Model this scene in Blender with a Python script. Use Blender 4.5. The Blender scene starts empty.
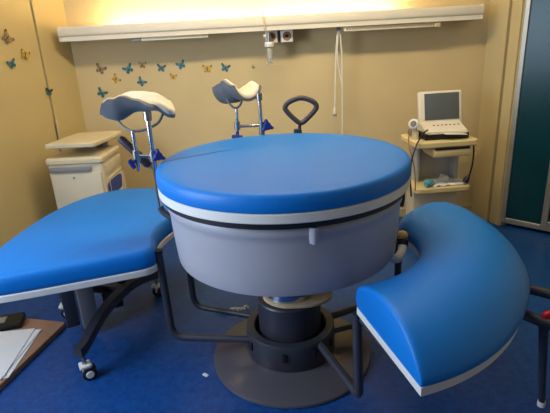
import bpy, bmesh, math, random
from math import sin, cos, pi, radians, atan2, hypot, sqrt
from mathutils import Vector, Matrix, Euler
random.seed(7)
S = bpy.context.scene
COL = S.collection
V = Vector

# ------------------------------------------------------------------ materials
def lin(c):
    return tuple((v/12.92 if v <= .04045 else ((v+.055)/1.055)**2.4) for v in (x/255 for x in c))
def mat(name, rgb, rough=.5, metal=0., var=.06, scale=8., bump=0., bscale=60., spec=.5, coat=0., trans=0., emit=None, estr=0., sheen=0.):
    m = bpy.data.materials.new(name); m.use_nodes = True
    nt = m.node_tree; b = nt.nodes['Principled BSDF']
    c = lin(rgb)
    tc = nt.nodes.new('ShaderNodeTexCoord')
    n = nt.nodes.new('ShaderNodeTexNoise'); n.inputs['Scale'].default_value = scale; n.inputs['Detail'].default_value = 5
    nt.links.new(tc.outputs['Object'], n.inputs['Vector'])
    r = nt.nodes.new('ShaderNodeValToRGB')
    r.color_ramp.elements[0].position = .3; r.color_ramp.elements[1].position = .7
    r.color_ramp.elements[0].color = tuple(x*(1-var) for x in c)+(1,)
    r.color_ramp.elements[1].color = tuple(min(1, x*(1+var)) for x in c)+(1,)
    nt.links.new(n.outputs['Fac'], r.inputs['Fac']); nt.links.new(r.outputs['Color'], b.inputs['Base Color'])
    b.inputs['Roughness'].default_value = rough; b.inputs['Metallic'].default_value = metal
    b.inputs['Specular IOR Level'].default_value = spec
    b.inputs['Coat Weight'].default_value = coat
    b.inputs['Transmission Weight'].default_value = trans
    if emit:
        b.inputs['Emission Color'].default_value = lin(emit)+(1,); b.inputs['Emission Strength'].default_value = estr
    if bump:
        n2 = nt.nodes.new('ShaderNodeTexNoise'); n2.inputs['Scale'].default_value = bscale; n2.inputs['Detail'].default_value = 4
        nt.links.new(tc.outputs['Object'], n2.inputs['Vector'])
        bp = nt.nodes.new('ShaderNodeBump'); bp.inputs['Strength'].default_value = bump; bp.inputs['Distance'].default_value = .01
        nt.links.new(n2.outputs['Fac'], bp.inputs['Height']); nt.links.new(bp.outputs['Normal'], b.inputs['Normal'])
    return m
M = dict(
    vinyl=mat('blue_vinyl', (0, 118, 204), .46, var=.03, scale=3, bump=.04, bscale=180, spec=.4),
    seam=mat('blue_seam', (18, 84, 158), .5),
    white=mat('white_laminate', (232, 226, 216), .4, var=.02),
    drum=mat('grey_paint', (170, 167, 173), .42, var=.03, bump=.02),
    darkgrey=mat('dark_grey_plastic', (52, 52, 60), .42, var=.06),
    gasket=mat('black_gasket', (20, 21, 26), .5),
    tube=mat('graphite_tube', (58, 58, 66), .38, var=.05),
    base=mat('base_plate_grey', (88, 83, 88), .22, var=.05, scale=4),
    chrome=mat('chrome', (205, 205, 205), .16, 1., var=.02),
    steel=mat('brushed_steel', (170, 168, 165), .3, 1., var=.04),
    cream=mat('cream_plastic', (226, 212, 180), .45, var=.03),
    pad=mat('cream_pad', (226, 212, 186), .55, var=.04, bump=.05, bscale=90),
    padgrey=mat('grey_shell', (120, 118, 116), .5, var=.05),
    knob=mat('blue_knob', (18, 42, 130), .4),
    black=mat('black_plastic', (18, 18, 20), .45),
    blackrub=mat('black_rubber', (24, 24, 28), .65),
    loop=mat('brown_grey_grip', (74, 64, 66), .55, bump=.05),
    grip=mat('dark_grip', (50, 42, 48), .5),
    cab=mat('cabinet_beige', (212, 198, 168), .5, var=.03),
    cabtop=mat('cabinet_top_beige', (214, 198, 160), .42, var=.03),
    cabgrey=mat('cabinet_grey_handle', (138, 134, 128), .5),
    cabblue=mat('cabinet_blue_bin', (40, 66, 150), .5),
    cart=mat('cart_cream', (232, 208, 150), .45, var=.03),
    cartgrey=mat('cart_grey', (190, 186, 180), .5, var=.03),
    mon=mat('monitor_cream', (232, 222, 200), .45, var=.02),
    screen=mat('grey_screen', (92, 98, 100), .25, var=.04),
    paper=mat('paper_white', (232, 230, 226), .7, var=.02),
    teal=mat('turquoise_plastic', (88, 176, 200), .4, var=.2, scale=25),
    board=mat('brown_board', (158, 118, 92), .6, var=.08, scale=10),
    red=mat('red_cap', (215, 25, 40), .4),
    trough=mat('unit_cream', (226, 214, 190), .4, var=.02),
    troughstrip=mat('unit_seam', (176, 164, 140), .5),
    emit=mat('lamp_tube', (255, 240, 210), .4, emit=(255, 236, 200), estr=46),
    sockbrown=mat('socket_brown', (150, 105, 60), .5),
    alu=mat('aluminium_frame', (168, 164, 152), .42, .55, var=.05),
    pane=mat('teal_panel', (6, 58, 66), .28, var=.12, scale=3, spec=.35),
    wood=mat('beech_ball', (222, 176, 104), .45),
    glass=mat('clear_plastic', (225, 222, 210), .2, trans=.6),
    cord=mat('white_cord', (226, 216, 196), .6),
    dust=mat('beige_flange', (205, 178, 140), .4),
)
def wall_mat(name, rgb, var=.04):
    return mat(name, rgb, .62, var=var, scale=2.2, bump=.04, bscale=40, spec=.3)
M['wall'] = wall_mat('wall_cream', (214, 189, 138))
M['wallside'] = wall_mat('wall_side_cream', (206, 182, 124))
M['ceil'] = wall_mat('ceiling_white', (240, 236, 226))
M['trim'] = wall_mat('trim_beige', (196, 176, 128))
def floor_mat():
    m = mat('blue_floor_vinyl', (20, 66, 148), .36, spec=.4)
    nt = m.node_tree; b = nt.nodes['Principled BSDF']
    tc = nt.nodes.new('ShaderNodeTexCoord')
    a = nt.nodes.new('ShaderNodeTexNoise'); a.inputs['Scale'].default_value = 26; a.inputs['Detail'].default_value = 8; a.inputs['Roughness'].default_value = .75
    r = nt.nodes.new('ShaderNodeValToRGB')
    e = r.color_ramp.elements
    e[0].position = .34; e[0].color = lin((11, 54, 116))+(1,)
    e[1].position = .66; e[1].color = lin((25, 84, 150))+(1,)
    nt.links.new(tc.outputs['Object'], a.inputs['Vector']); nt.links.new(a.outputs['Fac'], r.inputs['Fac'])
    nt.links.new(r.outputs['Color'], b.inputs['Base Color'])
    return m
M['floor'] = floor_mat()

# ------------------------------------------------------------------ mesh helpers
def tag(o, label=None, cat=None, group=None, kind=None):
    if label: o['label'] = label
    if cat: o['category'] = cat
    if group: o['group'] = group
    if kind: o['kind'] = kind
    return o
def thing(name, label, cat, loc=(0, 0, 0), rz=0., group=None):
    o = bpy.data.objects.new(name, None); COL.objects.link(o)
    o.location = loc; o.rotation_euler = (0, 0, rz); o.empty_display_size = .1
    return tag(o, label, cat, group)
def obj(name, bm, m, parent=None, loc=None, rot=None, sharp=40, label=None):
    bmesh.ops.remove_doubles(bm, verts=bm.verts, dist=1e-6)
    bmesh.ops.recalc_face_normals(bm, faces=bm.faces)
    me = bpy.data.meshes.new(name); bm.to_mesh(me); bm.free()
    for p in me.polygons: p.use_smooth = True
    me.set_sharp_from_angle(angle=radians(sharp))
    for k in (m if isinstance(m, (list, tuple)) else [m]): me.materials.append(k)
    o = bpy.data.objects.new(name, me); COL.objects.link(o)
    if parent: o.parent = parent
    if loc: o.location = loc
    if rot: o.rotation_euler = rot
    if label: o['label'] = label
    return o
def new(): return bmesh.new()
def add_box(bm, c, s, bev=0., rz=0., mtx=None, mi=0, seg=2):
    t = bmesh.new(); bmesh.ops.create_cube(t, size=1)
    for v in t.verts: v.co = V((v.co.x*s[0], v.co.y*s[1], v.co.z*s[2]))
    if bev: bmesh.ops.bevel(t, geom=t.edges[:], offset=bev, segments=seg, affect='EDGES', profile=.5)
    mx = Matrix.Translation(c) @ Matrix.Rotation(rz, 4, 'Z')
    if mtx is not None: mx = mtx @ mx
    join(bm, t, mx, mi); return bm
def join(bm, t, mx=None, mi=0):
    mp = {}
    for v in t.verts: mp[v] = bm.verts.new(mx @ v.co if mx is not None else v.co)
    for f in t.faces:
        try: nf = bm.faces.new([mp[v] for v in f.verts]); nf.material_index = mi
        except ValueError: pass
    t.free()
def rounded(pts, r, n=5):
    pts = [V(p) for p in pts]; out = [pts[0]]
    for i in range(1, len(pts)-1):
        p = pts[i]; a = (pts[i-1]-p); b = (pts[i+1]-p)
        k = min(r, a.length*.49, b.length*.49)
        A = p+a.normalized()*k; B = p+b.normalized()*k
        for j in range(n+1):
            t = j/n; out.append(A*(1-t)**2+p*2*t*(1-t)+B*t*t)
    out.append(pts[-1]); return out
def add_tube(bm, pts, r, n=12, cap=True, closed=False, mi=0):
    pts = [V(p) for p in pts]; N = len(pts)
    rs = r if isinstance(r, (list, tuple)) else [r]*N
    rings = []; prev = None
    for i, p in enumerate(pts):
        if closed: d = pts[(i+1) % N]-pts[i-1]
        else: d = pts[min(i+1, N-1)]-pts[max(i-1, 0)]
        d.normalize()
        if prev is None:
            u = d.orthogonal().normalized()
        else:
            u = prev-d*prev.dot(d)
            u = u.normalized() if u.length > 1e-6 else d.orthogonal().normalized()
        prev = u; w = d.cross(u)
        rings.append([bm.verts.new(p+(u*cos(2*pi*k/n)+w*sin(2*pi*k/n))*rs[i]) for k in range(n)])
    for i in range(N if closed else N-1):
        A = rings[i]; B = rings[(i+1) % N]
        off = 0
        if closed and i == N-1:
            off = min(range(n), key=lambda q: (A[0].co-B[q].co).length)
        for k in range(n):
            f = bm.faces.new([A[k], A[(k+1) % n], B[(k+1+off) % n], B[(k+off) % n]]); f.material_index = mi
    if cap and not closed:
        for R in (rings[0][::-1], rings[-1]):
            f = bm.faces.new(R); f.material_index = mi
    return bm
def add_lathe(bm, prof, c=(0, 0, 0), n=48, mtx=None, mi=0):
    rings = []
    mx = Matrix.Translation(c) if mtx is None else mtx @ Matrix.Translation(c)
    for r, z in prof:
        if r < 1e-6: rings.append([bm.verts.new(mx @ V((0, 0, z)))])
        else: rings.append([bm.verts.new(mx @ V((r*cos(2*pi*k/n), r*sin(2*pi*k/n), z))) for k in range(n)])
    for A, B in zip(rings, rings[1:]):
        for k in range(n):
            q = [A[k % len(A)], A[(k+1) % len(A)], B[(k+1) % len(B)], B[k % len(B)]]
            q2 = []
            for v in q:
                if v not in q2: q2.append(v)
            if len(q2) > 2:
                f = bm.faces.new(q2); f.material_index = mi
    return bm
def catmull(P, n=6, closed=True):
    P = [V(p).to_2d() for p in P]; out = []; N = len(P)
    for i in range(N):
        a, b, c, d = P[i-1], P[i], P[(i+1) % N], P[(i+2) % N]
        for j in range(n):
            t = j/n
            out.append(.5*((2*b)+(c-a)*t+(2*a-5*b+4*c-d)*t*t+(3*b-a-3*c+d)*t**3))
    return out
def round_poly(P, r, n=6):
    P = [V(p).to_2d() for p in P]; out = []; N = len(P)
    for i in range(N):
        p = P[i]; a = P[i-1]-p; b = P[(i+1) % N]-p
        rr = r[i] if isinstance(r, (list, tuple)) else r
        k = min(rr, a.length*.49, b.length*.49)
        A = p+a.normalized()*k; B = p+b.normalized()*k
        for j in range(n+1):
            t = j/n; out.append(A*(1-t)**2+p*2*t*(1-t)+B*t*t)
    return out
def offset(P, d):
    N = len(P); out = []
    area = sum(P[i].x*P[(i+1) % N].y-P[(i+1) % N].x*P[i].y for i in range(N))
    s = 1 if area > 0 else -1
    for i in range(N):
        t = (P[(i+1) % N]-P[i-1]); t = t.normalized() if t.length > 1e-9 else V((1, 0))
        nrm = V((-t.y, t.x))*s
        out.append(P[i]+nrm*d)
    return out
def add_stack(bm, P, prof, mi=0, dome=None):
    """outline P; prof = [(inset, z)...] bottom to top, both ends capped"""
    rings = []
    for ins, z in prof:
        Q = offset(P, ins) if ins else P
        rings.append([bm.verts.new((q.x, q.y, z)) for q in Q])
    n = len(P)
    for A, B in zip(rings, rings[1:]):
        for k in range(n):
            f = bm.faces.new([A[k], A[(k+1) % n], B[(k+1) % n], B[k]]); f.material_index = mi
    bm.faces.new(rings[0][::-1]).material_index = mi
    bm.faces.new(rings[-1]).material_index = mi
    return bm
def sphere(bm, c, r, n=16, sc=(1, 1, 1), mi=0):
    t = bmesh.new(); bmesh.ops.create_uvsphere(t, u_segments=n, v_segments=n//2+2, radius=r)
    join(bm, t, Matrix.Translation(c) @ Matrix.Diagonal((*sc, 1)), mi); return bm
def quad_wall(a, b, z0, z1, th, side=1):
    """wall slab along a->b, thickness away from the room"""
    a = V((a[0], a[1])); b = V((b[0], b[1])); d = (b-a).normalized(); nn = V((-d.y, d.x))*side*th
    bm = new(); vs = []
    for z in (z0, z1):
        vs.append([bm.verts.new((p.x, p.y, z)) for p in (a, b, b+nn, a+nn)])
    bm.faces.new(vs[0][::-1]); bm.faces.new(vs[1])
    for k in range(4): bm.faces.new([vs[0][k], vs[0][(k+1) % 4], vs[1][(k+1) % 4], vs[1][k]])
    return bm
def struct(name, bm, m, parent=None, sharp=30):
    o = obj(name, bm, m, parent, sharp=sharp)
    if parent is None: o['kind'] = 'structure'
    return o

# ------------------------------------------------------------------ the room
BACK = 3.95; CEIL = 2.7
LA = V((-1.54, BACK)); LB = V((-2.3, 1.935)); LC = V((-2.3, -2.6))
RA = V((1.76, BACK)); RB = V((1.862, 3.612)); RD = V((2.44, 3.06)); RE = V((2.44, -2.6))
bm = new(); add_box(bm, (0, .65, -.05), (5.4, 7.2, .1)); struct('floor', bm, M['floor'])
bm = new(); add_box(bm, (0, .65, CEIL+.05), (5.4, 7.2, .1)); struct('ceiling', bm, M['ceil'])
bm = quad_wall((-1.75, BACK), (1.95, BACK), 0, CEIL, .1); struct('wall_back', bm, M['wall'])
# left wall: rear strip, joint, front panel (it opens outwards towards the viewer)
ld = (LB-LA).normalized(); LJ = LA+ld*.305
bm = quad_wall(LA, LJ, 0, CEIL, .08, -1)
join(bm, quad_wall(LJ+ld*.006+V((-.012, 0)), LB, 0, CEIL, .08, -1)); join(bm, quad_wall(LB, LC, 0, CEIL, .08, -1))
struct('wall_left', bm, M['wallside'])
bm = quad_wall(LJ+V((-.02, .004)), LJ+ld*.012+V((-.02, 0)), 0, CEIL, .03, -1); struct('trim_1', bm, M['troughstrip'])
lj2 = LJ+ld*-.012; nl = V((ld.y, -ld.x))*-1
bm = new(); add_box(bm, (LJ.x+.012, LJ.y-.012, .80), (.014, .03, .52), .003, rz=atan2(ld.y, ld.x)+pi/2); struct('trim_2', bm, M['trim'])
# right: cream pilaster strips then aluminium framed teal door at 45 degrees
rd = (RB-RA).normalized()
bm = quad_wall(RA, RB, 0, CEIL, .1, 1); struct('wall_right', bm, M['wallside'])
for i, (t0, t1, pr) in enumerate(((.02, .11, .016), (.125, .235, .03), (.25, .345, .016))):
    a = RA+rd*t0; b = RA+rd*t1
    nn = V((rd.y, -rd.x))
    bm = quad_wall(a+nn*0, b+nn*0, 0, CEIL, pr, -1); struct('trim_%d' % (i+3), bm, M['trim'])
bm = quad_wall(RD, RE, 0, CEIL, .08, 1); bm2 = quad_wall(RD, RD+V((.2, .6)), 0, CEIL, .08, 1); join(bm, bm2); struct('wall_front_right', bm, M['wallside'])
dd = (RD-RB).normalized(); dn = V((dd.y, -dd.x))       # dn faces the room (towards -x,-y)
if dn.y > 0: dn = -dn
def along(t0, t1, z0, z1, dep, setback=0.):
    a = RB+dd*t0-dn*setback; b = RB+dd*t1-dn*setback
    bm = new(); vs = []
    for z in (z0, z1): vs.append([bm.verts.new((p.x, p.y, z)) for p in (a, b, b-dn*dep, a-dn*dep)])
    bm.faces.new(vs[0][::-1]); bm.faces.new(vs[1])
    for k in range(4): bm.faces.new([vs[0][k], vs[0][(k+1) % 4], vs[1][(k+1) % 4], vs[1][k]])
    bmesh.ops.bevel(bm, geom=bm.edges[:], offset=.004, segments=1, affect='EDGES')
    return bm
door = along(.035, .30, .075, 2.45, .012, .014)
door = obj('door_1', door, M['pane']); door['kind'] = 'structure'
fr = new()
for t0, t1, z0, z1 in ((0, .036, .03, 2.5), (.30, .345, .03, 2.5), (.036, .30, .03, .075), (.036, .30, 2.45, 2.5)): join(fr, along(t0, t1, z0, z1, .045))
obj('door_frame', fr, M['alu'], door, sharp=30)
d2 = along(.345, .76, .10, 2.45, .012, .018); d2 = obj('door_2', d2, M['pane']); d2['kind'] = 'structure'
fr = new()
for t0, t1, z0, z1 in ((.76, .80, .03, 2.5), (.345, .76, .03, .11), (.345, .76, 2.45, 2.5)): join(fr, along(t0, t1, z0, z1, .045))
obj('door_frame', fr, M['alu'], d2, sharp=30)
bm = along(.0, .8, 0, .03, .05, .06); struct('baseboard_right', bm, M['black'])
bm = along(.0, .8, 2.5, CEIL, .05, .0); struct('wall_over_door', bm, M['wallside'])
bm = quad_wall((-1.64, BACK-.001), (1.79, BACK-.001), 0, .07, .012, -1); struct('baseboard_back', bm, M['trim'])

# ------------------------------------------------------------------ bedhead unit on the back wall
t = thing('bedhead_light_unit', 'long cream wall light trough glowing along the top of the back wall', 'wall light', (0, BACK, 1.62))
TX0, TX1 = -1.53, 1.615; TL = TX1-TX0; TC = (TX0+TX1)/2
bm = new()
prof = [(-.23, 0), (-.23, .1), (-.215, .1), (-.215, .02), (-.015, .02), (-.015, .1), (-.0, .1), (0, 0)]
for x in (TX0, TX1): pass
r0 = [bm.verts.new((TX0, y, z)) for y, z in prof]; r1 = [bm.verts.new((TX1, y, z)) for y, z in prof]
for k in range(8): bm.faces.new([r0[k], r0[(k+1) % 8], r1[(k+1) % 8], r1[k]])
bm.faces.new(r0[::-1]); bm.faces.new(r1)
obj('housing', bm, M['trough'], t, sharp=30)
bm = new(); add_box(bm, (TC, -.2325, .064), (TL, .005, .05), .0015); obj('front_panel', bm, M['trough'], t, sharp=30)
bm = new(); add_box(bm, (TC, -.2315, .034), (TL, .003, .006)); obj('seam_strip', bm, M['troughstrip'], t)
for x in (TX0+.008, TX1-.008):
    bm = new(); add_box(bm, (x, -.115, .052), (.016, .236, .104), .003); obj('end_cap', bm, M['trough'], t)
for x in (-.66, .46):
    bm = new(); add_tube(bm, [(x-.56, -.11, .055), (x+.56, -.11, .055)], .018, 14); obj('fluorescent_tube', bm, M['emit'], t)
    for sx in (-1, 1):
        bm = new(); add_box(bm, (x+sx*.575, -.11, .048), (.03, .04, .056), .004); obj('lamp_holder', bm, M['white'], t)
# sockets
def socket(x, label):
    t = thing('gas_outlet', label, 'wall outlet', (x, 3.80, 1.576), group='wall outlets under the light trough')
    bm = new(); add_box(bm, (0, .067, 0), (.094, .15, .088), .006); obj('plate', bm, M['white'], t)
    rx = Matrix.Rotation(pi/2, 4, 'X')
    bm = new(); add_lathe(bm, [(0, .006), (.032, .006), (.032, .012), (.026, .016), (.019, .012), (0, .012)], n=24, mtx=rx); obj('socket_ring', bm, M['sockbrown'], t)
    bm = new(); add_lathe(bm, [(0, .011), (.012, .011), (.012, .018), (0, .018)], n=16, mtx=rx); obj('socket_hole', bm, M['black'], t)
socket(.042, 'square cream wall outlet above the clear hanging flowmeter'); socket(.16, 'square cream wall outlet with brown ring, no fitting plugged in')
# flowmeter
t = thing('flowmeter', 'clear tube flowmeter with white cap hanging from the left wall outlet', 'flowmeter', (.022, 3.745, 1.378))
bm = new(); add_lathe(bm, [(0, 0), (.028, 0), (.028, .006), (.012, .012), (.018, .02), (.022, .03), (.022, .12), (.018, .128), (0, .128)], n=20); obj('clear_bowl', bm, M['glass'], t)
bm = new(); add_tube(bm, [(0, 0, .014), (0, 0, .12)], .005, 8); obj('inner_tube', bm, M['white'], t)
bm = new(); add_lathe(bm, [(0, .128), (.033, .128), (.036, .134), (.036, .155), (.03, .162), (0, .162)], n=24); obj('cap', bm, M['white'], t)
bm = new(); add_tube(bm, [(0, 0, .162), (0, 0, .235)], .012, 12); add_tube(bm, [(0, 0, .205), (.014, .040, .195)], .014, 12); obj('valve_body', bm, M['steel'], t)
bm = new(); add_tube(bm, [(-.022, 0, .205), (-.04, -.004, .205)], .013, 12); obj('valve_knob', bm, M['cream'], t)
bm = new(); add_tube(bm, rounded([(-.012, 0, .225), (-.024, -.035, .25), (-.03, -.042, .30), (-.034, -.042, .36), (-.03, -.02, .365)], .02), .006, 8); obj('hose', bm, M['cream'], t)
# rail strip and left strip
t = thing('equipment_rail', 'slotted narrow rail with orange end cap under the right half of light trough', 'rail', (.935, 3.775, 1.60))
bm = new(); add_box(bm, (0, -.02, 0), (.70, .036, .03), .004); obj('rail', bm, M['cream'], t)
bm = new()
for k in range(34): add_box(bm, (-.325+k*.0195, -.0385, .002), (.012, .003, .012))
tag(obj('slots', bm, M['sockbrown'], t))
bm = new(); add_box(bm, (.355, -.021, 0), (.035, .042, .036), .005); obj('end_cap', bm, M['dust'], t)
t = thing('label_rail', 'short off white plastic rail under the left half of light trough', 'rail', (-.70, 3.775, 1.607))
bm = new(); add_box(bm, (.02, -.02, 0), (.50, .036, .024), .004); obj('rail', bm, M['cream'], t)
bm = new(); add_box(bm, (-.265, -.021, 0), (.07, .04, .026), .005); obj('end_cap', bm, M['cabgrey'], t)
# pull cord
t = thing('call_cord', 'white looped call cord with pendant hanging from light trough', 'cord', (.545, 3.80, 1.62))
cpt = [(-.026, -.01, -.62), (-.02, -.01, -.4), (-.012, -.012, -.15), (-.004, -.015, -.055), (.008, -.015, -.02), (.02, -.015, -.055), (.032, -.012, -.2), (.034, -.012, -.55), (.034, -.012, -.86)]
bm = new(); add_tube(bm, rounded(cpt, .04), .0055, 8); obj('cord', bm, M['cord'], t)
bm = new(); add_tube(bm, [(0.006, -.014, -.025), (-.004, -.014, -.16), (.0, -.014, -.26), (.03, -.012, -.42)], .0045, 8); obj('second_cord', bm, M['cord'], t)
bm = new(); add_box(bm, (.006, -.014, -.012), (.03, .026, .026), .006); obj('cord_anchor', bm, M['padgrey'], t)
bm = new(); add_lathe(bm, [(0, 0), (.012, .003), (.015, .02), (.013, .05), (.007, .065), (0, .066)], (-.027, -.01, -.665), 16); obj('pendant', bm, M['cream'], t)
bm = new(); add_tube(bm, [(-.027, -.0105, -.667), (-.027, -.0105, -.65)], .016, 14); obj('pendant_button', bm, M['cabgrey'], t)
bm = new(); sphere(bm, (-.021, -.011, -.46), .008, 12); obj('bead', bm, M['cream'], t)

# ------------------------------------------------------------------ butterfly stickers
BC = {}
def bcol(n, rgb):
    if n not in BC: BC[n] = mat('sticker_'+n, rgb, .6, var=.25, scale=60)
    return BC[n]
bodym = mat('sticker_body', (66, 56, 48), .6)
def wing(pts, sx): return [(sx*x, y) for x, y in pts]
FORE = [(.003, .002), (.012, .022), (.028, .034), (.039, .032), (.038, .018), (.026, .004), (.006, -.002)]
HIND = [(.004, -.001), (.022, -.001), (.030, -.010), (.027, -.024), (.017, -.031), (.008, -.022), (.003, -.008)]
def butterfly(pos, face, rot, c1, c2, label, size=1., fold=1.):
    """pos on wall, face = yaw of wall plane; flat printed sticker with dark body and wing tips"""
    bm = new()
    def slab(P, y0, y1, mi):
        a = [bm.verts.new((p[0]*size, y0, p[1]*size)) for p in P]; b = [bm.verts.new((p[0]*size, y1, p[1]*size)) for p in P]
        for f in ([*a[::-1]], b): bm.faces.new(f).material_index = mi
        n = len(P)
        for k in range(n): bm.faces.new([a[k], a[(k+1) % n], b[(k+1) % n], b[k]]).material_index = mi
    for sx in (-1, fold):
        slab(wing(FORE, sx), -.0005, -.003, 0); slab(wing(HIND, sx), -.0005, -.0026, 1)
        tip = [(.024, .031), (.033, .036), (.041, .033), (.039, .018), (.034, .014), (.035, .027)]
        slab(wing(tip, sx), -.0004, -.0036, 2)
        slab(wing([(.012, -.012), (.017, -.012), (.017, -.02), (.012, -.02)], sx), -.0004, -.0033, 2)
    slab([(-.003, .016), (.003, .016), (.0035, 0), (.002, -.02), (-.002, -.02), (-.0035, 0)], -.0004, -.0045, 2)
    for sx in (-1, 1): slab([(sx*.001, .015), (sx*.008, .028), (sx*.0095, .027), (sx*.0025, .014)], -.0004, -.003, 2)
    o = obj('butterfly_sticker', bm, [c1, c2, bodym], sharp=20)
    o.matrix_world = Matrix.Translation(pos) @ Matrix.Rotation(face, 4, 'Z') @ Matrix.Rotation(rot, 4, 'Y')
    return tag(o, label, 'sticker', 'butterfly stickers')
tan, yel, blu, tea, dk = bcol('tan', (150, 122, 84)), bcol('yellow', (214, 164, 56)), bcol('blue', (58, 124, 144)), bcol('teal', (44, 114, 116)), bcol('dark', (34, 66, 74))
W = BACK-.0004
for x, z, r, c1, c2, lab, sz in (
    (-1.34, 1.40, .5, tan, tan, 'tan butterfly sticker at the far left end of the wall row', 1.2),
    (-1.232, 1.318, .9, yel, yel, 'orange yellow butterfly sticker between tan sticker and left leg rest', 1.0),
    (-1.115, 1.39, -.5, blu, tea, 'blue butterfly sticker right of the tan one in upper row', 1.15),
    (-1.0, 1.415, .1, yel, tan, 'brownish yellow butterfly sticker, highest of the wall row', .85),
    (-1.028, 1.285, .7, blu, tea, 'blue butterfly sticker lowest above the middle of left leg rest', 1.05),
    (-.852, 1.385, .2, tea, blu, 'teal butterfly sticker right of the brownish yellow one, wings folded narrow', 1.0),
    (-.765, 1.312, .2, yel, yel, 'small plain yellow butterfly sticker between two blue ones', .75),
    (-.69, 1.40, -.4, blu, blu, 'blue butterfly sticker high on the wall left of the right leg rest', 1.05),
    (-.485, 1.358, .05, yel, yel, 'bright yellow butterfly sticker above and left of right leg rest', 1.05),
    (-.34, 1.36, .3, tea, blu, 'teal butterfly sticker directly above the right leg rest', 1.05),
    (-1.362, 1.215, .6, tea, tea, 'green teal butterfly sticker lowest on back wall near left corner', 1.15),
    (-.116, 1.355, .8, tan, tan, 'tiny faded tan butterfly sticker below the flowmeter', .4)):
    butterfly((x, W, z), 0, r, c1, c2, lab, sz*.88)
fl = atan2(ld.y, ld.x)+pi          # yaw of the left wall
for (x, y, z), r, c1, c2, lab, sz in (
    ((-1.746, 3.404, 1.657), .9, tan, tan, 'tan butterfly sticker, highest on the left wall', 1.1),
    ((-1.704, 3.515, 1.542), .4, yel, yel, 'yellow butterfly sticker on the left wall near the joint', .9),
    ((-1.748, 3.397, 1.489), -.3, blu, tea, 'blue butterfly sticker below the yellow one on left wall', .85),
    ((-1.652, 3.653, 1.27), .3, dk, tea, 'dark teal butterfly sticker stuck over the left wall joint', .8)):
    # project the point onto the wall face and lift it a hair
    p = V((x, y)); k = (p-LA).dot(ld); q = LA+ld*k
    inn = V((-ld.y, ld.x)); inn = inn if inn.x > 0 else -inn
    q = q+inn*.0008
    butterfly((q.x, q.y, z), atan2(inn.y, inn.x)+pi/2, r, c1, c2, lab, sz)

# ------------------------------------------------------------------ the round bed
AX, AY = .045, 2.075
bed = thing('birthing_bed', 'round blue topped birthing bed on a grey drum and central pedestal', 'bed', (AX, AY, 0))
bm = new(); add_lathe(bm, [(0, 0), (.40, 0), (.407, .006), (.404, .016), (.39, .022), (.24, .05), (0, .052)], n=72); obj('base_plate', bm, M['base'], bed, sharp=25)
bm = new(); add_lathe(bm, [(.165, .045), (.222, .045), (.226, .06), (.226, .175), (.220, .188), (.186, .19), (.18, .184), (.18, .06), (.165, .055)], n=64); obj('collar', bm, M['darkgrey'], bed, sharp=35)
for a in (-150, -100, -62, -30):
    bm = new(); add_box(bm, (.229*cos(radians(a)), .229*sin(radians(a)), .135), (.012, .02, .045), .004, rz=radians(a)); obj('collar_clip', bm, M['gasket'], bed)
bm = new(); add_lathe(bm, [(0, .05), (.158, .05), (.158, .338), (.153, .345), (.134, .345), (.13, .32), (0, .32)], n=56); obj('lower_sleeve', bm, M['darkgrey'], bed, sharp=35)
bm = new(); add_lathe(bm, [(0, .30), (.118, .30), (.118, .65), (0, .65)], n=48); obj('lift_column', bm, M['chrome'], bed, sharp=35)
bm = new(); add_stack(bm, round_poly([(-.13, -.06), (-.05, -.135), (.10, -.14), (.205, -.09), (.225, .02), (.15, .12), (-.05, .14), (-.13, .06)], .05), [(.003, .346), (0, .349), (0, .359), (.003, .362)]); obj('flange', bm, M['dust'], bed)
bm = new(); add_box(bm, (.03, -.135, .52), (.09, .05, .20), .006); add_box(bm, (.085, -.125, .54), (.07, .06, .12), .006); obj('motor_block', bm, M['black'], bed)
dprof = [(0, .655), (.44, .655), (.485, .644), (.500, .632), (.506, .630), (.509, .638), (.516, .72), (.523, .85), (.525, .872), (.531, .882), (.533, .905), (.528, .915), (.5, .922), (0, .922)]
bm = new(); add_lathe(bm, dprof, n=96); obj('drum', bm, M['drum'], bed, sharp=35)
bm = new(); add_lathe(bm, [(0, .915), (.53, .915), (.546, .922), (.546, .947), (0, .947)], n=96); obj('gasket_ring', bm, M['gasket'], bed)
bm = new(); add_lathe(bm, [(0, .946), (.556, .946), (.561, .95), (.561, .981), (.556, .985), (0, .985)], n=96); obj('mattress_board', bm, M['white'], bed, sharp=35)
mp = [(0, .985), (.55, .985), (.560, .988), (.563, .996), (.5635, 1.02), (.561, 1.040), (.556, 1.049), (.547, 1.0545), (.535, 1.0565), (.48, 1.058), (.3, 1.060), (0, 1.061)]
bm = new(); add_lathe(bm, mp, n=96); obj('mattress', bm, M['vinyl'], bed, sharp=50)
bm = new(); add_tube(bm, [(-.535, .01, 1.055), (-.48, .045, 1.0575), (-.33, .13, 1.0595), (-.19, .205, 1.060)], [.0022, .0025, .0025, .001], 8); obj('seam', bm, M['seam'], bed)
# half-cup hook at the front of the drum
ha = atan2(-.54, .092)
hp = V((.537*cos(ha), .537*sin(ha), .888))
bm = new()
hpr = [bm.verts.new((0, 0, 0))]; bm.free(); bm = new()
add_stack(bm, [V((.019*cos(pi*k/10), .026*sin(pi*k/10))) for k in range(11)], [(.006, -.034), (0, -.018), (0, .028), (.004, .031)])
obj('drum_hook', bm, M['drum'], bed, loc=(hp.x-.008*cos(ha), hp.y-.008*sin(ha), hp.z), rot=(0, 0, ha-pi/2))
bm = new(); add_tube(bm, [(0, .010, .028), (0, .010, .033)], .010, 16); obj('hook_opening', bm, M['black'], bed, loc=(hp.x-.008*cos(ha), hp.y-.008*sin(ha), hp.z), rot=(0, 0, ha-pi/2))
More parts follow.
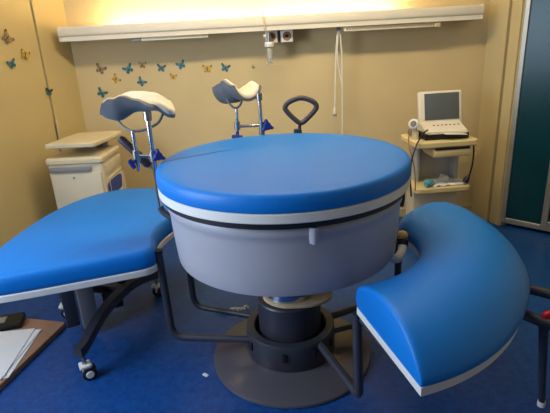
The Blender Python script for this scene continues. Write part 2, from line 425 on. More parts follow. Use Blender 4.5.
# swing arms: out from the collar, then up
def arm(pts, r=.017, rad=.07):
    P = [(x-AX, y-AY, z) for x, y, z in pts]
    bm = new(); add_tube(bm, rounded(P, rad, 7), r, 16); return obj('swing_arm', bm, M['tube'], bed)
ARM_A = (-.560, 2.06); ARM_B = (-.49, 2.35)
arm([(-.15, 2.0, .145), (ARM_A[0], ARM_A[1], .145), (ARM_A[0]-.01, ARM_A[1], .625)], .019)
arm([(-.12, 2.20, .145), (ARM_B[0], ARM_B[1], .145), (ARM_B[0]-.005, ARM_B[1], .60)], .017)
arm([(.17, 1.93, .165), (.305, 1.57, .145), (.296, 1.585, .53)], .019, .03)
arm([(.24, 2.13, .165), (.66, 2.32, .165), (.66, 2.33, .545)], .019)
arm([(.25, 2.06, .125), (.62, 2.18, .125)], .014)
for x, y in (ARM_A,):
    bm = new(); add_tube(bm, [(x-.01-AX, y-AY, .622), (x-.01-AX, y-AY, .634)], .0215, 16); obj('arm_cap', bm, M['blackrub'], bed)
# latch with beech ball knob between drum and crescent seat
bm = new(); add_tube(bm, rounded([(.43, -.16, .625), (.505, -.12, .565), (.545, -.06, .58), (.556, -.02, .605)], .03), .021, 12); obj('latch_bracket', bm, M['white'], bed)
bm = new(); add_tube(bm, [(.552, -.03, .595), (.558, -.015, .615)], .027, 16); obj('latch_collar', bm, M['blackrub'], bed)
bm = new(); sphere(bm, (.558, -.01, .637), .026, 18); obj('latch_knob', bm, M['wood'], bed)
bm = new(); add_tube(bm, rounded([(.556, .10, .93), (.575, .09, .88), (.574, .07, .80), (.565, .06, .76)], .02), .012, 10); obj('black_cable', bm, M['black'], bed)

# ------------------------------------------------------------------ crescent seat
CX, CY = .18, 2.0
seat = thing('crescent_seat', 'blue crescent shaped cushion seat curving round the right of the bed', 'seat', (CX, CY, 0))
def arcsweep(bm, prof, a0, a1, n, r_in, end=None):
    rows = []
    for i in range(n+1):
        t = i/n; a = a0+(a1-a0)*t
        s = 1.; 
        if end:
            for (tt, ss) in end:
                pass
        rows.append((a, t))
    rings = []
    for a, t in rows:
        rings.append([bm.verts.new(((r_in+u)*cos(a), (r_in+u)*sin(a), z)) for u, z in prof(t)])
    m = len(rings[0])
    for A, B in zip(rings, rings[1:]):
        for k in range(m): bm.faces.new([A[k], A[(k+1) % m], B[(k+1) % m], B[k]])
    bm.faces.new(rings[0][::-1]); bm.faces.new(rings[-1])
    return bm
A0, A1 = radians(-77), radians(29); RI = .470; WD = .465; SZ = .568
def narrow(t):
    q = min(1, t/.45); return 1-.105*q*q*(3-2*q)
def lens(t):
    arcl = (A1-A0)*(RI+WD*.5)
    d0 = t*arcl; d1 = (1-t)*arcl
    def e(d, r, p=2.2):
        if d >= r: return 1.
        return (1-(1-d/r)**p)**(1/p)
    k = .9+.1*e(d0, .02)                       # crisp end at the front
    k2 = .30+.70*e(d1, .16); w2 = .62+.38*e(d1, .16, 2.)   # rounded far end
    base = [(.012, 0), (.0, .012), (-.008, .035), (-.005, .062), (.010, .086), (.04, .106), (.08, .124), (.13, .138), (.19, .147), (.25, .147), (.31, .138), (.36, .120), (.40, .094), (.435, .062), (.458, .030), (.466, .012), (.463, 0)]
    ws = narrow(t)
    base = [(u*ws, z) for u, z in base]
    out = []
    for u, z in base:
        uu = (u-WD/2)*(w2 if d1 < .16 else 1.)*(1 if k == 1 else (.985+.15*(k-.9)))+WD/2
        out.append((uu, SZ+.022+z*min(k, 1)*k2 if z > 0 else SZ+.022))
    return out
def easeT(n):
    return n
# non-uniform rows so the ends are well rounded
def arcsweep2(bm, prof, ts, r_in):
    rings = [[bm.verts.new(((r_in+u)*cos(A0+(A1-A0)*t), (r_in+u)*sin(A0+(A1-A0)*t), z)) for u, z in prof(t)] for t in ts]
    m = len(rings[0])
    for A, B in zip(rings, rings[1:]):
        for k in range(m): bm.faces.new([A[k], A[(k+1) % m], B[(k+1) % m], B[k]])
    bm.faces.new(rings[0][::-1]); bm.faces.new(rings[-1]); return bm
ts = [0, .002, .005, .009, .014]+[.02+.86*i/40 for i in range(41)]+[.89, .905, .92, .935, .95, .962, .973, .982, .989, .994, .998, 1]
bm = arcsweep2(new(), lens, ts, RI); obj('cushion', bm, M['vinyl'], seat, sharp=50)
def boardp(t):
    arcl = (A1-A0)*(RI+WD*.5); d1 = (1-t)*arcl
    w2 = 1. if d1 > .16 else .62+.38*(1-(1-d1/.16)**2)**.5
    h = WD/2*w2
    ins = .012*min(1, t/.45)
    return [(WD/2-h+.006, SZ-.008), (WD/2-h+.006, SZ+.022), ((WD/2+h)*narrow(t)-ins, SZ+.022), ((WD/2+h)*narrow(t)-ins, SZ-.008)]
bm = arcsweep2(new(), boardp, ts, RI); obj('seat_board', bm, M['white'], seat, sharp=35)
def railp(t): return [(.1, SZ-.028), (.1, SZ-.008), (.32, SZ-.008), (.32, SZ-.028)]
bm = arcsweep2(new(), railp, [.015+.9*i/20 for i in range(21)], RI); obj('seat_frame', bm, M['tube'], seat)
bm = new(); a = radians(-75.2)
d = V((cos(a), sin(a), 0)); 
add_tube(bm, [d*(RI+.03)+V((0, 0, SZ-.022)), d*(RI+.34)+V((0, 0, SZ-.022))], .017, 12); obj('mounting_rail', bm, M['tube'], seat)

# ------------------------------------------------------------------ leg section on castors
ext = thing('bed_extension', 'blue petal shaped bed leg section on castors beside left of bed', 'bed section', (-1.0, 2.4, 0))
OX, OY = -1.0, 2.4
out = [(-1.22, 1.80), (-1.05, 1.845), (-.85, 1.91), (-.655, 1.975), (-.60, 2.005), (-.580, 2.045), (-.592, 2.11), (-.612, 2.20), (-.612, 2.30), (-.59, 2.40), (-.545, 2.52), (-.50, 2.66), (-.51, 2.84), (-.60, 2.97), (-.78, 3.035), (-.97, 3.06), (-1.13, 3.0), (-1.26, 2.84), (-1.345, 2.58), (-1.375, 2.25), (-1.365, 1.98), (-1.33, 1.86), (-1.28, 1.81)]
P = catmull([(x-OX, y-OY) for x, y in out], 6)
bm = new(); add_stack(bm, P, [(.004, .535), (0, .539), (0, .566), (.004, .57)]); obj('mattress_board', bm, M['white'], ext, sharp=35)
bm = new(); add_stack(bm, P, [(.008, .569), (.002, .576), (0, .59), (.0, .625), (.004, .642), (.010, .653), (.018, .659), (.028, .662)]); obj('mattress', bm, M['vinyl'], ext, sharp=50)
def caster(name, x, y, yaw, hz):
    e = new(); add_tube(e, [(0, 0, .075), (0, 0, hz)], .011, 12)
    st = obj('castor', e, M['steel'], ext, loc=(x-OX, y-OY, 0), rot=(0, 0, yaw))
    rx = Matrix.Rotation(pi/2, 4, 'X')
    for s in (-1, 1):
        b = new(); add_lathe(b, [(0, -.009), (.03, -.009), (.035, -.006), (.035, .006), (.03, .009), (0, .009)], n=24, mtx=Matrix.Translation((.014, s*.02, .0355)) @ rx); obj('wheel', b, M['blackrub'], st)
    b = new(); add_box(b, (.008, 0, .055), (.05, .018, .052), .006); add_box(b, (.0, 0, .08), (.055, .058, .018), .006); 
    for s in (-1, 1): add_lathe(b, [(0, 0), (.02, 0), (.018, .005), (0, .006)], n=20, mtx=Matrix.Translation((.014, s*.029, .0355)) @ Matrix.Rotation(-s*pi/2, 4, 'X'))
    obj('castor_fork', b, M['white'], st)
caster('c', -.985, 1.955, .5, .15); caster('c', -.80, 2.74, 1.2, .15); caster('c', -1.33, 2.55, .2, .15)
bm = new()
pth = rounded([(-.985-OX-.012, 1.955-OY-.02, .165), (-.985-OX, 1.98-OY, .168), (-.95-OX, 2.2-OY, .235), (-.88-OX, 2.5-OY, .235), (-.80-OX, 2.73-OY, .168), (-.79-OX, 2.76-OY, .165)], .12)
def strip(bm, pth, w, h):
    rings = []
    for i, p in enumerate(pth):
        d = (pth[min(i+1, len(pth)-1)]-pth[max(0, i-1)]); s = V((d.y, -d.x, 0)).normalized()*w/2; u = V((0, 0, h/2))
        rings.append([bm.verts.new(q) for q in (p-s-u, p+s-u, p+s+u, p-s+u)])
    for A, B in zip(rings, rings[1:]):
        for k in range(4): bm.faces.new([A[k], A[(k+1) % 4], B[(k+1) % 4], B[k]])
    bm.faces.new(rings[0][::-1]); bm.faces.new(rings[-1])
strip(bm, pth, .045, .05); obj('base_leg', bm, M['darkgrey'], ext, sharp=30)
bm = new(); strip(bm, [V((-.90-OX, 2.42-OY, .235)), V((-1.1-OX, 2.48-OY, .235)), V((-1.33-OX, 2.55-OY, .165))], .045, .05); obj('base_leg', bm, M['darkgrey'], ext, sharp=30)
bm = new(); add_box(bm, (-1.10-OX, 2.36-OY, .30), (.085, .10, .48), .006, rz=.5); obj('column', bm, M['padgrey'], ext)
bm = new(); add_box(bm, (-1.20-OX, 2.36-OY, .30), (.07, .06, .48), .006, rz=.5); obj('column', bm, M['darkgrey'], ext)
bm = new(); add_box(bm, (-.99-OX, 2.46-OY, .18), (.11, .12, .12), .012, rz=.4); add_box(bm, (-.93-OX, 2.52-OY, .21), (.05, .06, .11), .008); obj('motor_box', bm, M['black'], ext)
bm = new(); add_tube(bm, rounded([(-.95-OX, 2.5-OY, .26), (-.90-OX, 2.5-OY, .29), (-.875-OX, 2.52-OY, .25), (-.90-OX, 2.5-OY, .20)], .04), .005, 8); obj('motor_cable', bm, M['black'], ext)
bm = new(); add_box(bm, (-1.02-OX, 2.4-OY, .522), (.42, .52, .026), .004); obj('under_frame', bm, M['darkgrey'], ext)

# ------------------------------------------------------------------ leg rests
def lerp3(q, tab):
    for (a, va), (b, vb) in zip(tab, tab[1:]):
        if q <= b:
            t = (q-a)/(b-a); t = t*t*(3-2*t); return va+(vb-va)*t
    return tab[-1][1]
def gutter(bm, L, Wd, th, side, base, hn, hf):
    """saddle pad: axis along +x, near wall at -y, far wall at +y; base/hn/hf = heights along the axis"""
    nu, nv = 30, 24; g = []
    for i in range(nu+1):
        q = 2*i/nu-1; x = L/2*q; row = []
        b0, n0, f0 = lerp3(q, base), lerp3(q, hn), lerp3(q, hf)
        w = Wd/2*(1-.12*abs(q)**4)
        for j in range(nv+1):
            v = 2*j/nv-1
            y = w*sin(v*1.3)/sin(1.3)
            k = (1-cos(v*1.3))/(1-cos(1.3))
            z = b0+(n0 if v < 0 else f0)*k
            row.append(V((x*(1-.12*abs(v)**3), y, z)))
        g.append(row)
    # normal offset
    def nrm(i, j):
        a = g[min(i+1, nu)][j]-g[max(i-1, 0)][j]; b = g[i][min(j+1, nv)]-g[i][max(j-1, 0)]
        return a.cross(b).normalized()
    o0, o1 = (0, th) if side == 'in' else (-.016, 0.)
    lo = [[bm.verts.new(g[i][j]+nrm(i, j)*o0) for j in range(nv+1)] for i in range(nu+1)]
    def e(i, j):
        u = min(i, nu-i)/nu*L; v = min(j, nv-j)/nv*Wd*1.2; m = min(u, v)
        return .35+.65*min(1, (m/.025))**.5
    hi = [[bm.verts.new(g[i][j]+nrm(i, j)*(o0+(o1-o0)*(e(i, j) if side == 'in' else 1))) for j in range(nv+1)] for i in range(nu+1)]
    for i in range(nu):
        for j in range(nv):
            bm.faces.new([lo[i][j], lo[i][j+1], lo[i+1][j+1], lo[i+1][j]]); bm.faces.new([hi[i][j], hi[i+1][j], hi[i+1][j+1], hi[i][j+1]])
    for j in range(nv):
        bm.faces.new([lo[0][j], hi[0][j], hi[0][j+1], lo[0][j+1]]); bm.faces.new([lo[nu][j], lo[nu][j+1], hi[nu][j+1], hi[nu][j]])
    for i in range(nu):
        bm.faces.new([lo[i][0], lo[i+1][0], hi[i+1][0], hi[i][0]]); bm.faces.new([lo[i][nv], hi[i][nv], hi[i+1][nv], lo[i+1][nv]])
    return bm
def star_knob(parent, loc, axis, k=1.):
    bm = new()
    z = V(axis).normalized(); q = V((0, 0, 1)).rotation_difference(z).to_matrix().to_4x4()
    P = []
    for i in range(48):
        a = 2*pi*i/48; r = .020+.016*max(0, cos(3*a))**1.5
        P.append(V((r*cos(a)*k, r*sin(a)*k)))
    add_stack(bm, P, [(.003, 0), (0, .004), (0, .016), (.004, .02)])
    add_lathe(bm, [(0, -.02), (.009*k, -.02), (.012*k, 0), (0, 0)], n=16)
    for v in bm.verts: v.co = q @ v.co
    return obj('star_knob', bm, M['knob'], parent, loc=loc, sharp=35)
# left leg rest
lx, ly = -.538, 2.09
lr = thing('leg_rest', 'cream padded leg rest nearest the cabinet, on chrome post left of bed', 'leg rest', (lx, ly, .84), 0, 'leg rests of the bed')
bm = new(); add_tube(bm, [(0, 0, 0), (0, 0, .44)], .011, 14); obj('post', bm, M['chrome'], lr)
bm = new(); add_tube(bm, [(0, 0, .405), (0, 0, .445)], .018, 14); obj('post_collar', bm, M['steel'], lr)
bm = new(); add_tube(bm, rounded([(0, 0, .0), (.008, -.004, -.02), (.05, -.02, -.05)], .02), .015, 12); obj('rim_clamp', bm, M['darkgrey'], lr)
bm = new(); add_tube(bm, [(0, 0, .245), (-.075, 0, .25)], .008, 12); obj('cross_bar', bm, M['chrome'], lr)
bm = new(); add_tube(bm, [(-.075, 0, .18), (-.075, 0, .365)], .009, 12); obj('short_post', bm, M['chrome'], lr)
for q in ([(-.075, 0, .225), (-.075, 0, .275)], [(0, 0, .222), (0, 0, .27)]):
    bm = new(); add_tube(bm, q, .0165, 14); obj('clamp_block', bm, M['steel'], lr)
star_knob(lr, (.022, -.008, .245), (.6, -1, .25), .95); star_knob(lr, (-.088, -.018, .225), (-.8, -.5, -.4), .75)
bm = new(); add_tube(bm, rounded([(-.150, .05, .405), (-.115, .02, .375), (-.075, 0, .36), (-.02, .01, .362), (.035, .05, .385), (.055, .07, .425)], .03), .006, 10); obj('cradle_bar', bm, M['padgrey'], lr)
PADL = Matrix.Translation((-.056, .085, .487)) @ Euler((0, 0, radians(10))).to_matrix().to_4x4()
GL = ([(-1, -.038), (-.8, -.06), (-.6, -.07), (-.05, -.035), (.45, -.035), (1, -.07)], [(-1, .048), (-.8, .084), (-.5, .098), (0, .050), (.5, .022), (1, .004)], [(-1, .050), (-.5, .090), (0, .066), (.6, .055), (1, .05)])
bm = new(); gutter(bm, .32, .17, .024, 'in', *GL); bm.transform(PADL); obj('cushion', bm, M['pad'], lr, sharp=60)
bm = new(); gutter(bm, .32, .17, .024, 'out', *GL); bm.transform(PADL); obj('shell', bm, M['padgrey'], lr, sharp=60)
# right leg rest behind the bed
bx, by = -.052, 2.70
rr = thing('leg_rest', 'cream padded leg rest standing behind the bed in front of wall', 'leg rest', (bx, by, .93), 0, 'leg rests of the bed')
bm = new(); add_tube(bm, [(0, 0, 0), (-.004, 0, .335)], .011, 14); obj('post', bm, M['chrome'], rr)
bm = new(); add_tube(bm, [(-.004, 0, .305), (-.004, 0, .345)], .018, 14); obj('post_collar', bm, M['steel'], rr)
bm = new(); add_tube(bm, rounded([(0, 0, .0), (0, -.02, -.03), (.01, -.075, -.04)], .02), .013, 12); obj('rim_clamp', bm, M['darkgrey'], rr)
bm = new(); add_tube(bm, [(0, 0, .165), (-.14, 0, .165)], .008, 12); obj('cross_bar', bm, M['chrome'], rr)
bm = new(); add_tube(bm, [(-.14, 0, .125), (-.136, 0, .265)], .009, 12); obj('short_post', bm, M['chrome'], rr)
for q in ([(-.14, 0, .145), (-.14, 0, .195)], [(0, 0, .09), (0, 0, .185)]):
    bm = new(); add_tube(bm, q, .0168, 14); obj('clamp_block', bm, M['steel'], rr)
star_knob(rr, (.028, -.012, .16), (.45, -1, .15), 1.15); star_knob(rr, (-.142, -.012, .115), (-.1, -.4, -1), 1.0)
bm = new(); add_tube(bm, rounded([(-.19, .03, .325), (-.17, .01, .285), (-.14, 0, .265), (-.11, .01, .285), (-.095, .04, .345)], .03), .0065, 10); obj('cradle_bar', bm, M['padgrey'], rr)
PADR = Matrix.Translation((-.125, .02, .34)) @ Euler((0, 0, radians(-62))).to_matrix().to_4x4()
GR = ([(-1, -.07), (-.2, -.06), (.3, -.038), (1, -.045)], [(-1, .085), (0, .10), (1, .075)], [(-1, .065), (0, .085), (1, .07)])
PADR = Matrix.Translation((-.130, .06, .366)) @ Euler((radians(-4), radians(0), radians(-48))).to_matrix().to_4x4()
bm = new(); gutter(bm, .21, .20, .026, 'in', *GR); bm.transform(PADR); obj('cushion', bm, M['pad'], rr, sharp=60)
bm = new(); gutter(bm, .21, .20, .026, 'out', *GR); bm.transform(PADR); obj('shell', bm, M['padgrey'], rr, sharp=60)
# loop grab handle behind the bed
gh = thing('grab_handle', 'dark loop shaped grab handle at the back edge of the bed', 'handle', (.160, 2.668, .93))
loop = [(0, 0, .165), (-.085, 0, .245), (-.09, 0, .265), (-.06, 0, .285), (.0, 0, .299), (.06, 0, .29), (.098, 0, .272), (.1, 0, .255), (.06, 0, .21)]
loop = [(.01, 0, .165), (-.035, 0, .195), (-.075, 0, .236), (-.083, 0, .258), (-.066, 0, .280), (-.03, 0, .296), (.01, 0, .304), (.055, 0, .296), (.095, 0, .276), (.108, 0, .254), (.098, 0, .232), (.055, 0, .192)]
cl = catmull([(.014+(x-.012)*.92, .006+z) for x, y, z in loop], 4)
bm = new(); add_tube(bm, [(p.x, 0, p.y) for p in cl], .0145, 12, closed=True); obj('loop', bm, M['loop'], gh)
bm = new(); add_tube(bm, [(-.008, 0, .0), (.006, 0, .165)], .009, 12); obj('stem', bm, M['darkgrey'], gh)
for c_, s_ in (((-.008, -.01, .115), (.045, .04, .05)), ((-.008, -.018, .01), (.04, .05, .03))):
    bm = new(); add_box(bm, c_, s_, .006); obj('mounting_block', bm, M['darkgrey'], gh)
# lever hand grip on the left of the bed
hg = thing('hand_grip', 'dark angled hand grip lever at the left edge of the bed', 'handle', (-.53, 2.20, .90))
bm = new(); add_tube(bm, [(-.050, -.03, .120), (-.058, -.03, .130), (-.11, -.035, .195), (-.160, -.04, .255), (-.168, -.04, .265)], [.012, .021, .019, .019, .012], 16); obj('grip', bm, M['grip'], hg)
bm = new(); add_tube(bm, [(.02, 0, -.0), (-.005, -.02, .065), (-.052, -.03, .125)], .009, 12); obj('lever', bm, M['steel'], hg)
bm = new(); add_box(bm, (.02, -.004, .0), (.03, .03, .05), .005); obj('pivot_block', bm, M['darkgrey'], hg)

# ------------------------------------------------------------------ bedside cabinet
cb = thing('bedside_cabinet', 'cream bedside cabinet with raised flap top in the left corner', 'cabinet', (-1.385, 3.43, 0), radians(-1)); cb.scale = (1, 1, 1.065)
bw, bd = .385, .40
bm = new(); add_box(bm, (0, 0, .40), (bw, bd, .72), .018, seg=3); obj('body', bm, M['cab'], cb)
bm = new(); add_stack(bm, round_poly([(-bw/2-.01, -bd/2-.012), (bw/2+.01, -bd/2-.012), (bw/2+.01, bd/2), (-bw/2-.01, bd/2)], .03), [(.006, .755), (0, .762), (0, .785), (.012, .798)]); obj('cabinet_top', bm, M['cabtop'], cb)
bm = new(); add_box(bm, (0, -bd/2-.006, .385), (bw-.03, .014, .62), .006); dr = obj('door', bm, M['cab'], cb)
bm = new(); add_box(bm, (-.03, -bd/2-.014, .722), (bw-.09, .016, .034), .006); obj('handle', bm, M['cabgrey'], cb)
bm = new(); add_tube(bm, [(-.015, -bd/2-.010, .665), (-.015, -bd/2-.018, .665)], .008, 12); obj('lock', bm, M['cabgrey'], cb)
# side face: drawer front and blue bin
bm = new(); add_box(bm, (bw/2+.003, .01, .695), (.012, bd-.07, .07), .005); obj('side_drawer', bm, M['cab'], cb)
bm = new(); add_box(bm, (bw/2+.003, .02, .50), (.012, bd-.08, .27), .02); obj('side_panel', bm, M['cab'], cb)
bm = new()
pp = [(-.12, .06), (.13, .06), (.14, .0), (.11, -.045), (.02, -.06), (-.09, -.055), (-.125, -.01)]
a = [bm.verts.new((bw/2+.006, y-.03, z+.545)) for y, z in [(q.x, q.y) for q in catmull(pp, 4)]]
b = [bm.verts.new((v.co.x+.006, v.co.y, v.co.z)) for v in a]
bm.faces.new(a[::-1]); bm.faces.new(b)
for k in range(len(a)): bm.faces.new([a[k], a[(k+1) % len(a)], b[(k+1) % len(a)], b[k]])
obj('blue_bin', bm, M['cabblue'], cb)
bm = new(); add_box(bm, (bw/2+.016, -.03, .492), (.016, .26, .03), .007); obj('bin_lip', bm, M['cabtop'], cb)
bm = new(); add_box(bm, (.04, .13, .82), (.07, .10, .08), .008); add_box(bm, (.0, .16, .82), (.25, .03, .07), .006); obj('flap_support', bm, M['cabgrey'], cb)
bm = new(); add_stack(bm, round_poly([(-bw/2+.005, -bd/2+.0), (bw/2-.03, -bd/2-.005), (bw/2+.03, bd/2-.03), (bw/2+.03, bd/2+.05), (-bw/2+.07, bd/2+.05)], .02), [(.006, .862), (0, .867), (0, .886), (.006, .892)]); obj('flap_top', bm, M['cabtop'], cb)
for sx in (-1, 1):
    for sy in (-1, 1):
        bm = new(); add_tube(bm, [(sx*.15-.012, sy*.16, .028), (sx*.15+.012, sy*.16, .028)], .028, 16); add_tube(bm, [(sx*.15, sy*.16, .03), (sx*.15, sy*.16, .06)], .009, 8); obj('castor', bm, M['blackrub'], cb)

# ------------------------------------------------------------------ monitor trolley
RZ = radians(4)
ct = thing('monitor_trolley', 'cream two shelf trolley carrying the monitor in the right corner', 'trolley', (1.225, 3.41, 0), RZ)
def tray(w, d, z0, z1, cy=0, r=.05, lip=.0):
    P = round_poly([(-w/2, cy-d/2), (w/2, cy-d/2), (w/2, cy+d/2), (-w/2, cy+d/2)], r)
    return add_stack(new(), P, [(.012, z0), (0, z0+.012), (0, z1-.006), (.006, z1)])
obj('top_shelf', tray(.455, .37, .775, .822), M['cart'], ct)
bm = new(); add_box(bm, (.035, -.07, .738), (.27, .22, .064), .014); obj('drawer', bm, M['cart'], ct)
bm = new(); add_box(bm, (.035, -.176, .768), (.25, .014, .011)); obj('drawer_gap', bm, M['black'], ct)
bm = new(); add_box(bm, (.02, .12, .62), (.34, .05, .36), .012); obj('back_panel', bm, M['cartgrey'], ct)
for x in (-.135, .165):
    bm = new(); add_box(bm, (x, .06, .62), (.03, .10, .36), .01); obj('column', bm, M['cartgrey'], ct)
obj('lower_shelf', tray(.42, .33, .435, .48), M['cart'], ct)
bm = new(); add_box(bm, (.0, .06, .26), (.34, .16, .36), .015); obj('lower_body', bm, M['cab'], ct)
obj('trolley_base', tray(.42, .36, .06, .10), M['cart'], ct)
for sx in (-1, 1):
    for sy in (-1, 1):
        bm = new(); add_tube(bm, [(sx*.16-.012, sy*.13, .028), (sx*.16+.012, sy*.13, .028)], .028, 16); add_tube(bm, [(sx*.16, sy*.13, .03), (sx*.16, sy*.13, .065)], .009, 8); obj('castor', bm, M['blackrub'], ct)
# fetal monitor
mo = thing('fetal_monitor', 'cream medical monitor with tilted grey screen on trolley top shelf', 'monitor', (1.255, 3.43, .822), radians(3))
bm = new(); add_box(bm, (-.012, 0, .022), (.325, .27, .044), .01); obj('base', bm, M['black'], mo)
bm = new()
sec = [(-.14, .040), (-.14, .054), (-.11, .068), (.02, .112), (.12, .112), (.135, .10), (.135, .04)]
a = [bm.verts.new((-.160, y, z)) for y, z in sec]; b = [bm.verts.new((.138, y, z)) for y, z in sec]
for k in range(7): bm.faces.new([a[k], a[(k+1) % 7], b[(k+1) % 7], b[k]])
bm.faces.new(a[::-1]); bm.faces.new(b); bmesh.ops.recalc_face_normals(bm, faces=bm.faces); bmesh.ops.bevel(bm, geom=bm.edges[:], offset=.007, segments=2, affect='EDGES'); obj('control_deck', bm, M['mon'], mo)
tilt = Matrix.Translation((-.002, -.0, .078)) @ Matrix.Rotation(radians(-12), 4, 'X')
bm = new(); add_box(bm, (0, .025, .125), (.325, .045, .25), .014, seg=3); bm.transform(tilt); hs = obj('screen_housing', bm, M['mon'], mo)
bm = new(); add_box(bm, (.006, .002, .137), (.258, .006, .192), .003); bm.transform(tilt); obj('screen', bm, M['screen'], hs)
bm = new(); add_box(bm, (.01, .0005, .022), (.05, .004, .008), .001); bm.transform(tilt); obj('badge', bm, M['cabgrey'], hs)
sl = atan2(.044, .13)
for k in range(7):
    bm = new(); add_box(bm, (-.08+k*.03, -.05, .0895), (.015, .012, .006), .002, mtx=None); obj('button', bm, M['padgrey'], mo, rot=(0, 0, 0))
bm = new(); add_box(bm, (.03, -.158, .044), (.16, .05, .003), mtx=Matrix.Rotation(radians(4), 4, 'Y')); obj('paper_strip', bm, M['paper'], mo)
bm = new(); add_box(bm, (-.198, .04, .025), (.04, .14, .045), .01); obj('probe_holder', bm, M['padgrey'], mo)
# transducer on the left of the trolley
tr = thing('transducer', 'round white probe with cable standing at left edge of trolley top', 'probe', (1.040, 3.36, .822), 0)
bm = new(); add_tube(bm, [(0, 0, .0), (0, -.005, .05), (-.01, -.012, .085)], [.026, .024, .016], 14); obj('handle', bm, M['cream'], tr)
bm = new(); add_lathe(bm, [(0, -.014), (.03, -.014), (.036, -.006), (.036, .006), (.028, .013), (0, .015)], n=24, mtx=Matrix.Translation((-.02, -.02, .115)) @ Euler((radians(70), 0, radians(-30))).to_matrix().to_4x4()); obj('probe_head', bm, M['white'], tr)
bm = new(); add_lathe(bm, [(0, .013), (.022, .013), (.018, .019), (0, .020)], n=24, mtx=Matrix.Translation((-.02, -.02, .115)) @ Euler((radians(70), 0, radians(-30))).to_matrix().to_4x4()); obj('probe_face', bm, M['padgrey'], tr)
def cable(label, pts, r, m):
    bm = new(); add_tube(bm, rounded(pts, .06, 6), r, 8); o = obj('cable', bm, m); return tag(o, label, 'cable')
cable('black cable looping down the left side of trolley beside the bed', [(1.105, 3.285, .90), (1.06, 3.25, .885), (1.00, 3.19, .82), (.965, 3.16, .74), (.955, 3.16, .62), (.975, 3.17, .45)], .0055, M['black'])
cable('thin brown cable hanging from the probe at left of the trolley', [(1.00, 3.33, .89), (.97, 3.29, .85), (.955, 3.21, .80), (.985, 3.19, .70), (1.00, 3.18, .60), (1.005, 3.18, .49)], .004, M['sockbrown'])
pc = thing('power_cord', 'black power cord with plug dangling from right side of trolley', 'cord', (1.440, 3.285, .79))
bm = new(); add_tube(bm, rounded([(.0, 0, -.012), (.006, -.002, -.08), (.004, -.002, -.16), (-.01, -.002, -.235), (-.022, -.002, -.262)], .05), .006, 8); obj('cord', bm, M['black'], pc)
bm = new(); add_tube(bm, [(-.014, -.002, -.24), (-.028, -.002, -.265), (-.04, -.002, -.29)], [.008, .02, .022], 14); obj('plug', bm, M['black'], pc)
# things on the lower shelf
o = thing('shelf_cloth', 'crumpled cream paper sheet lying on the lower trolley shelf', 'paper', (1.285, 3.36, .4805), .1)
bm = new(); nx, ny = 14, 10; g = [[None]*(ny+1) for _ in range(nx+1)]
for i in range(nx+1):
    for j in range(ny+1):
        g[i][j] = bm.verts.new((-.13+.26*i/nx, -.09+.18*j/ny, .004+.014*abs(sin(i*.9+j*.4))*random.random()+(.03 if abs(i-8) < 2 and j > 6 else 0)))
for i in range(nx):
    for j in range(ny): bm.faces.new([g[i][j], g[i+1][j], g[i+1][j+1], g[i][j+1]])
ob = obj('sheet', bm, M['paper'], o); md = ob.modifiers.new('thick', 'SOLIDIFY'); md.thickness = .002; md.offset = 1
o = thing('turquoise_bottle', 'small turquoise plastic bottle lying on the lower trolley shelf', 'bottle', (1.140, 3.285, .509), .7); o.scale = (.85,)*3
rx = Matrix.Rotation(pi/2, 4, 'Y')
bm = new(); add_lathe(bm, [(0, -.055), (.022, -.055), (.028, -.045), (.028, .03), (.016, .045), (.012, .05), (0, .05)], n=20, mtx=rx); obj('bottle_body', bm, M['teal'], o)
bm = new(); add_lathe(bm, [(0, .05), (.014, .05), (.012, .075), (0, .077)], n=16, mtx=rx); obj('cap', bm, M['white'], o)

# ------------------------------------------------------------------ board, papers and box on the floor at left
# quarter of the brown board is in view; it lies along the left wall
bdr = thing('brown_board', 'flat brown board on the floor in the lower left corner', 'board', (-1.60, 2.08, 0))
poly = [V((-1.285+1.60, 2.44-2.08)), V((-1.395+1.60, 1.885-2.08)), V((-1.46+1.60, 1.55-2.08)), V((-2.0+1.60, 1.60-2.08)), V((-1.90+1.60, 2.60-2.08))]
bm = new(); add_stack(bm, round_poly(poly, [.02, .01, .02, .02, .02]), [(.002, 0), (0, .003), (0, .027), (.003, .03)]); obj('panel', bm, M['board'], bdr, sharp=30)
def sheet(x, y, rz, z, w, h, label):
    bm = new(); add_box(bm, (0, 0, .002), (w, h, .004)); o = obj('paper_sheet', bm, M['paper'], None, loc=(x, y, z), rot=(0, 0, rz)); return tag(o, label, 'paper', 'papers on the brown board')
sheet(-1.515, 2.155, .05, .0301, .26, .42, 'lowest white paper sheet of the pile on the brown board')
sheet(-1.53, 2.15, -.02, .0342, .26, .42, 'middle white paper sheet of the pile on the brown board')
sheet(-1.545, 2.15, .09, .0383, .26, .42, 'topmost white paper sheet of the pile on the brown board')
bx_ = thing('black_case', 'small black case lying on the brown board behind the papers', 'case', (-1.635, 2.435, .0302), .25)
bm = new(); add_box(bm, (0, 0, .02), (.19, .13, .04), .008); obj('case_body', bm, M['black'], bx_)
bm = new(); add_box(bm, (-.03, 0, .0415), (.07, .07, .003), .001); obj('case_label', bm, M['cabgrey'], bx_)

# small litter by the base
bm = new(); random.seed(3)
for k in range(9):
    add_tube(bm, [(-.10+k*.022+random.uniform(-.006, .006), random.uniform(-.012, .012), .012+random.uniform(0, .01)), (-.085+k*.022, random.uniform(-.014, .014), .014+random.uniform(0, .012)), (-.07+k*.022, random.uniform(-.012, .012), .009)], .007, 8)
o = obj('plastic_wrapper', bm, M['paper'], None, loc=(-.30, 2.50, 0), rot=(0, 0, .1)); tag(o, 'crumpled white wrapper on the floor left behind the pedestal', 'wrapper')
bm = new(); add_box(bm, (0, 0, .002), (.03, .016, .004)); o = obj('paper_scrap', bm, M['paper'], None, loc=(-.39, 1.93, 0), rot=(0, 0, -.7)); tag(o, 'tiny white paper scrap on the floor left of the base plate', 'paper scrap')

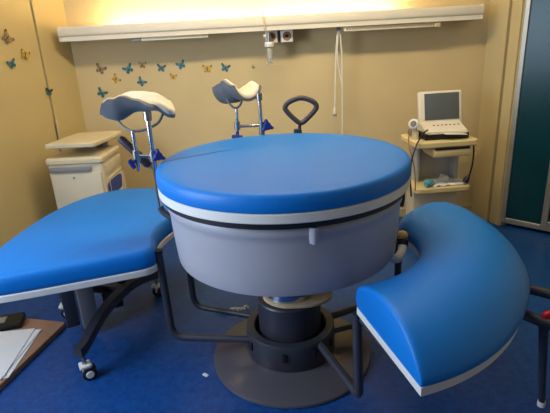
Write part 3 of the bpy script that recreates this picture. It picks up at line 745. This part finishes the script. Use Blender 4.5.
# ------------------------------------------------------------------ dark tubular stool at the right edge
st = thing('tubular_frame', 'dark tubular metal frame with red cap at the right picture edge', 'frame', (1.15, 1.62, 0))
bm = new(); add_tube(bm, [(-.13, .16, .50), (.0, .05, .50), (.16, -.05, .50)], .021, 14); obj('rail', bm, M['tube'], st)
bm = new(); add_tube(bm, [(-.22, -.04, .50), (-.165, -.118, .50), (.1, -.28, .50)], .022, 14); obj('rail', bm, M['tube'], st)
bm = new(); add_tube(bm, [(.16, -.05, .50), (.1, -.28, .50)], .02, 14); obj('rail', bm, M['tube'], st)
bm = new(); add_tube(bm, [(-.13, .16, .50), (-.22, -.04, .50)], .02, 14); obj('rail', bm, M['tube'], st)
for x, y, ex, ey in ((-.165, -.118, -.045, -.006), (.1, -.28, .14, -.2), (.16, -.05, .2, .02)):
    bm = new(); add_tube(bm, [(x, y, .50), (ex, ey, .02)], [.018, .013], 14); lg = obj('leg', bm, M['tube'], st)
    bm = new(); add_tube(bm, [(ex, ey, 0), (ex, ey, .026)], .016, 14); obj('foot', bm, M['white'], lg)
bm = new(); add_tube(bm, rounded([(-.165, -.118, .50), (-.16, -.112, .53), (-.13, -.115, .535)], .01), .013, 14); obj('red_cap', bm, M['red'], st)

# ------------------------------------------------------------------ camera
cam = bpy.data.cameras.new('camera'); co = bpy.data.objects.new('camera', cam); COL.objects.link(co); S.camera = co
f, P_, RL = 470., radians(19.45), radians(3.1)
cam.sensor_fit = 'HORIZONTAL'; cam.sensor_width = 36; cam.lens = f/550*36; cam.clip_start = .05
F = V((0, cos(P_), -sin(P_))); r0 = V((1, 0, 0)); u0 = V((0, sin(P_), cos(P_)))
R = r0*cos(RL)-u0*sin(RL); U = u0*cos(RL)+r0*sin(RL)
co.matrix_world = Matrix(((R.x, U.x, -F.x, 0), (R.y, U.y, -F.y, 0), (R.z, U.z, -F.z, 1.55), (0, 0, 0, 1)))

# ------------------------------------------------------------------ light
def area(name, loc, target, size, size_y, power, rgb):
    l = bpy.data.lights.new(name, 'AREA'); l.shape = 'RECTANGLE'; l.size = size; l.size_y = size_y; l.energy = power; l.color = rgb
    o = bpy.data.objects.new(name, l); COL.objects.link(o); o.location = loc
    o.rotation_euler = (V(target)-V(loc)).to_track_quat('-Z', 'Y').to_euler(); return o
area('ceiling_bounce_light', (.1, 2.5, CEIL-.03), (.1, 3.4, 1.0), 1.8, .2, 40, (1., .87, .62))  # added unseen area light, stands in for trough uplight bounced off the ceiling
wf = new()
for c_, s_ in (((0, 0, .70), (.06, 1.46, .06)), ((0, 0, -.70), (.06, 1.46, .06)), ((0, .70, 0), (.06, .06, 1.46)), ((0, -.70, 0), (.06, .06, 1.46)), ((0, 0, 0), (.05, .04, 1.40))): add_box(wf, c_, s_, .004)
wo = obj('window_1', wf, M['white'], None, loc=(-2.27, 1.0, 1.55)); wo['kind'] = 'structure'
area('window_daylight', (-2.285, 1.0, 1.55), (-1.0, 1.0, 1.55), 1.34, 1.34, 80, (.60, .76, 1.))
w = bpy.data.worlds.new('world'); S.world = w; w.use_nodes = True
w.node_tree.nodes['Background'].inputs['Color'].default_value = (.72, .82, 1, 1)
w.node_tree.nodes['Background'].inputs['Strength'].default_value = .12
S.view_settings.view_transform = 'Standard'; S.view_settings.look = 'None'; S.view_settings.gamma = 1; S.view_settings.use_curve_mapping = False
S.view_settings.exposure = 0.
